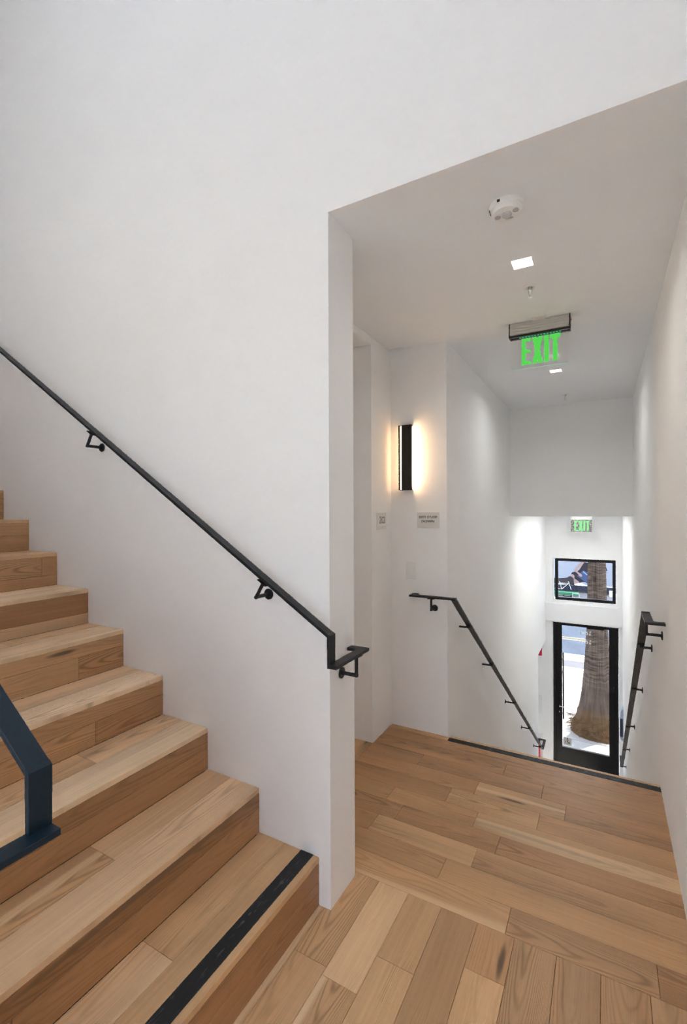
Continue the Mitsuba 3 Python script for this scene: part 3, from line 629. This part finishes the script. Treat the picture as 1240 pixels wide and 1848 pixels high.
# palm trunk
nz, na = 260, 150
zz = np.concatenate([np.linspace(GZ - 0.02, -2.2, 110), np.linspace(-2.19, 4.8, 150)])
aa = np.arange(na) / na * 2 * math.pi
Zg, Ag = np.meshgrid(zz, aa, indexing='ij')
prof = np.interp(Zg, [GZ - 0.02, -2.98, -2.83, -2.6, -2.3, -1.9, -1.4, -0.8, 0.4, 4.8], [0.50, 0.455, 0.40, 0.335, 0.285, 0.245, 0.212, 0.184, 0.166, 0.15])
nx = np.stack([np.cos(Ag) * 9, np.sin(Ag) * 9, Zg * 1.1], -1)
fis = meshkit.fbm(nx, 3, 3)
rings = meshkit.noise(np.stack([np.cos(Ag) * 1.5, np.sin(Ag) * 1.5, Zg * 24], -1), 9)
root = np.clip((-2.62 - Zg) / 0.3, 0, 1)
rad = prof + 0.020 * (fis - 0.5) + 0.008 * (rings - 0.5) + root * 0.10 * (meshkit.fbm(np.stack([np.cos(Ag) * 6, np.sin(Ag) * 6, Zg * 9], -1), 4, 12) - 0.5)
Pv = np.stack([0.72 + rad * np.cos(Ag), 9.45 + rad * np.sin(Ag), Zg], -1).reshape(-1, 3)
ii, jj = np.meshgrid(np.arange(len(zz) - 1), np.arange(na), indexing='ij')
q = np.stack([ii * na + jj, ii * na + (jj + 1) % na, (ii + 1) * na + (jj + 1) % na, (ii + 1) * na + jj], -1).reshape(-1, 4)
k = thing('palm_tree', 'thick palm trunk standing right outside the entry door', 'palm tree')
part(k, 'trunk', (Pv, q), 'bark', True)
# loose fibres round the foot
r3 = np.random.default_rng(4)
fib = []
for _ in range(260):
    a = r3.uniform(math.pi * 0.9, math.pi * 2.1); z = r3.uniform(-3.05, -2.80); rr_ = 0.40 + 0.05 * r3.uniform()
    p0 = np.array([0.72 + rr_ * math.cos(a), 9.45 + rr_ * math.sin(a), z]); p1 = p0 + np.array([math.cos(a), math.sin(a), 0]) * r3.uniform(0.03, 0.14) + np.array([r3.uniform(-.05, .05), 0, r3.uniform(-0.08, 0.06)])
    fib.append(trimesh.creation.cylinder(0.004, segment=[p0, p1], sections=4))
scene[f'{k}__root_fibres'] = mikit.ply(cat(fib), 'bark'); labels[f'{k}__root_fibres'] = {'kind': 'stuff', 'label': 'loose pale root fibres'}
# crown above the frame
cr = []
for i in range(26):
    a = i * 2.4; el = r3.uniform(-0.3, 1.0)
    base = np.array([0.72, 9.45, 4.75]); L = r3.uniform(1.2, 1.5)
    d = np.array([math.cos(a) * math.cos(el), math.sin(a) * math.cos(el), math.sin(el)])
    tip = base + d * L - np.array([0, 0, 0.5 * L * 0.5])
    side = np.cross(d, Z_); side /= np.linalg.norm(side)
    for s_ in np.linspace(0.35, 1.0, 14):
        c_ = base + (tip - base) * s_ + np.array([0, 0, 0.5 * (s_ - s_ * s_)])
        for sg in (-1, 1):
            e_ = c_ + sg * side * 0.5 * (1.15 - s_) + d * 0.25 - np.array([0, 0, 0.12])
            e_[1] = max(e_[1], 7.9)
            cr.append((np.maximum(c_, [-9, 7.9, -9]), e_, c_ + d * 0.06))
cv = np.array(cr).reshape(-1, 3); cf = np.arange(len(cv)).reshape(-1, 3)
scene[f'{k}__fronds'] = mikit.ply((cv, cf), 'leaf_dark'); labels[f'{k}__fronds'] = {'kind': 'stuff', 'label': 'green palm fronds'}

# billboard wall across the road with its printed advertisement
BY = 27.0
bb = thing('billboard', 'pale wall poster across the road showing a reclining person in black', 'poster')
part(bb, 'board', cbox((-9, BY, -2.66), (2.5, BY + 0.1, -0.3)), 'billboard_white')
def flat(name, pts, m, lay, holes=None, label=None):
    pl = Polygon(pts).buffer(0)
    part(bb, name, extr(pl, 0.004, (0, BY - 0.002 * lay, 0), (1, 0, 0), (0, 0, 1)), m, label=label)
flat('floor_print', [(-9, -2.66), (2.5, -2.66), (2.5, -2.60), (-0.02, -2.62), (-0.30, -2.50), (-0.8, -2.60), (-9, -2.60)], 'white_print', 1)
flat('boots', [(-3.4, -2.35), (-1.41, -2.315), (-1.0, -2.27), (-0.86, -2.17), (-0.72, -2.20), (-0.66, -2.30), (-0.655, -2.45), (-0.62, -2.66), (-0.80, -2.65), (-1.0, -2.63), (-1.41, -2.60), (-3.4, -2.62)], 'boot_print', 2)
flat('legs', [(-0.84, -2.14), (-0.78, -2.03), (-0.66, -2.06), (-0.61, -2.15), (-0.66, -2.26), (-0.60, -2.33), (-0.48, -2.34), (-0.39, -2.46), (-0.42, -2.52), (-0.63, -2.59), (-0.66, -2.30), (-0.75, -2.2)], 'skin_print', 3)
flat('dress', [(-0.79, -2.05), (-0.73, -1.95), (-0.60, -1.92), (-0.50, -1.92), (-0.36, -1.76), (-0.24, -1.55), (-0.14, -1.37), (0.02, -1.40), (0.20, -1.45), (0.35, -1.9), (0.2, -2.45), (-0.05, -2.45), (-0.22, -2.43), (-0.36, -2.50), (-0.46, -2.38), (-0.60, -2.30), (-0.64, -2.24), (-0.61, -2.15), (-0.68, -2.06)], 'black_print', 4)
flat('arm', [(-0.27, -1.34), (-0.14, -1.34), (-0.22, -1.52), (-0.42, -1.72), (-0.52, -1.82), (-0.47, -1.90), (-0.36, -1.97), (-0.25, -2.05), (-0.26, -2.17), (-0.33, -2.17), (-0.42, -2.09), (-0.47, -2.0), (-0.60, -1.90), (-0.63, -1.80), (-0.55, -1.68), (-0.40, -1.50)], 'skin_print', 6)
flat('bag', [(-0.49, -2.14), (-0.19, -1.81), (0.15, -2.0), (0.15, -2.55), (-0.03, -2.50)], 'bag_print', 5)
flat('bag_clasp', [(-0.22, -1.90), (-0.17, -1.86), (0.0, -2.02), (-0.03, -2.07)], 'sky_print', 6)
flat('bag_tip', [(0.85, -1.48), (0.95, -1.78), (0.84, -1.76)], 'boot_print', 2)
one('plinth', cbox((-9, BY - 0.05, -3.02), (2.5, BY + 0.1, -2.66), 0.01), 'dark_band', 'dark plinth below the poster across the road', 'plinth')
for i in range(3):
    one('step_block', cbox((1.02 + 0.16 * i, BY - 0.35, GZ), (1.178 + 0.16 * i, BY - 0.06, GZ + 0.30 - 0.11 * i), 0.01), 'sign_grey', ['tallest grey step block', 'middle grey step block', 'lowest grey step block'][i] + ' at the right end of the dark plinth', 'block')
struct('wall_far', cbox((-30, BY + 0.12, GZ - 0.2), (30, BY + 0.4, -0.1)), 'stucco')
# green bench with bags and a scooter behind
k = thing('bench', 'low green bench with dark legs across the road', 'bench')
part(k, 'board', cbox((-3.2, 25.5, -2.98), (-0.36, 25.95, -2.84), 0.012), 'green_paint')
for x in (-2.9, -1.1, -0.75): part(k, 'leg', cbox((x, 25.6, GZ), (x + 0.06, 25.9, -2.98), 0.004), 'black_frame')
k = thing('bicycle', 'bicycle leaning behind the green bench across the road', 'bicycle')
def ring3(c, r, t, axis=(0, 1, 0)):
    m = trimesh.creation.torus(r, t, major_sections=24, minor_sections=6); m.apply_transform(trimesh.geometry.align_vectors([0, 0, 1], axis)); m.apply_translation(c); return m
part(k, 'wheel', ring3((-1.55, 26.3, GZ + 0.30), 0.29, 0.02), 'black_frame', True)
part(k, 'wheel', ring3((-0.75, 26.3, GZ + 0.30), 0.29, 0.02), 'black_frame', True)
part(k, 'frame', cat([trimesh.creation.cylinder(0.018, segment=s_, sections=8) for s_ in (((-1.55, 26.3, GZ + .3), (-1.3, 26.3, GZ + .62)), ((-1.3, 26.3, GZ + .62), (-0.85, 26.3, GZ + .62)), ((-1.2, 26.3, GZ + .3), (-0.88, 26.3, GZ + .6)), ((-1.55, 26.3, GZ + .3), (-1.2, 26.3, GZ + .3)), ((-1.2, 26.3, GZ + .3), (-1.32, 26.3, GZ + .7)), ((-0.75, 26.3, GZ + .3), (-0.88, 26.3, GZ + .74)))]), 'chrome', 30)
k = thing('rack', 'thin pale metal hoop rack at the right end of the green bench', 'rack')
part(k, 'hoop', cat([trimesh.creation.cylinder(0.014, segment=s_, sections=8) for s_ in (((-0.62, 25.2, GZ), (-0.62, 25.2, -2.83)), ((-0.62, 25.2, -2.83), (-0.30, 25.2, -2.83)), ((-0.30, 25.2, -2.83), (-0.30, 25.2, GZ)), ((-0.62, 25.2, -3.02), (-0.30, 25.2, -3.02)))]), 'chrome', 30)
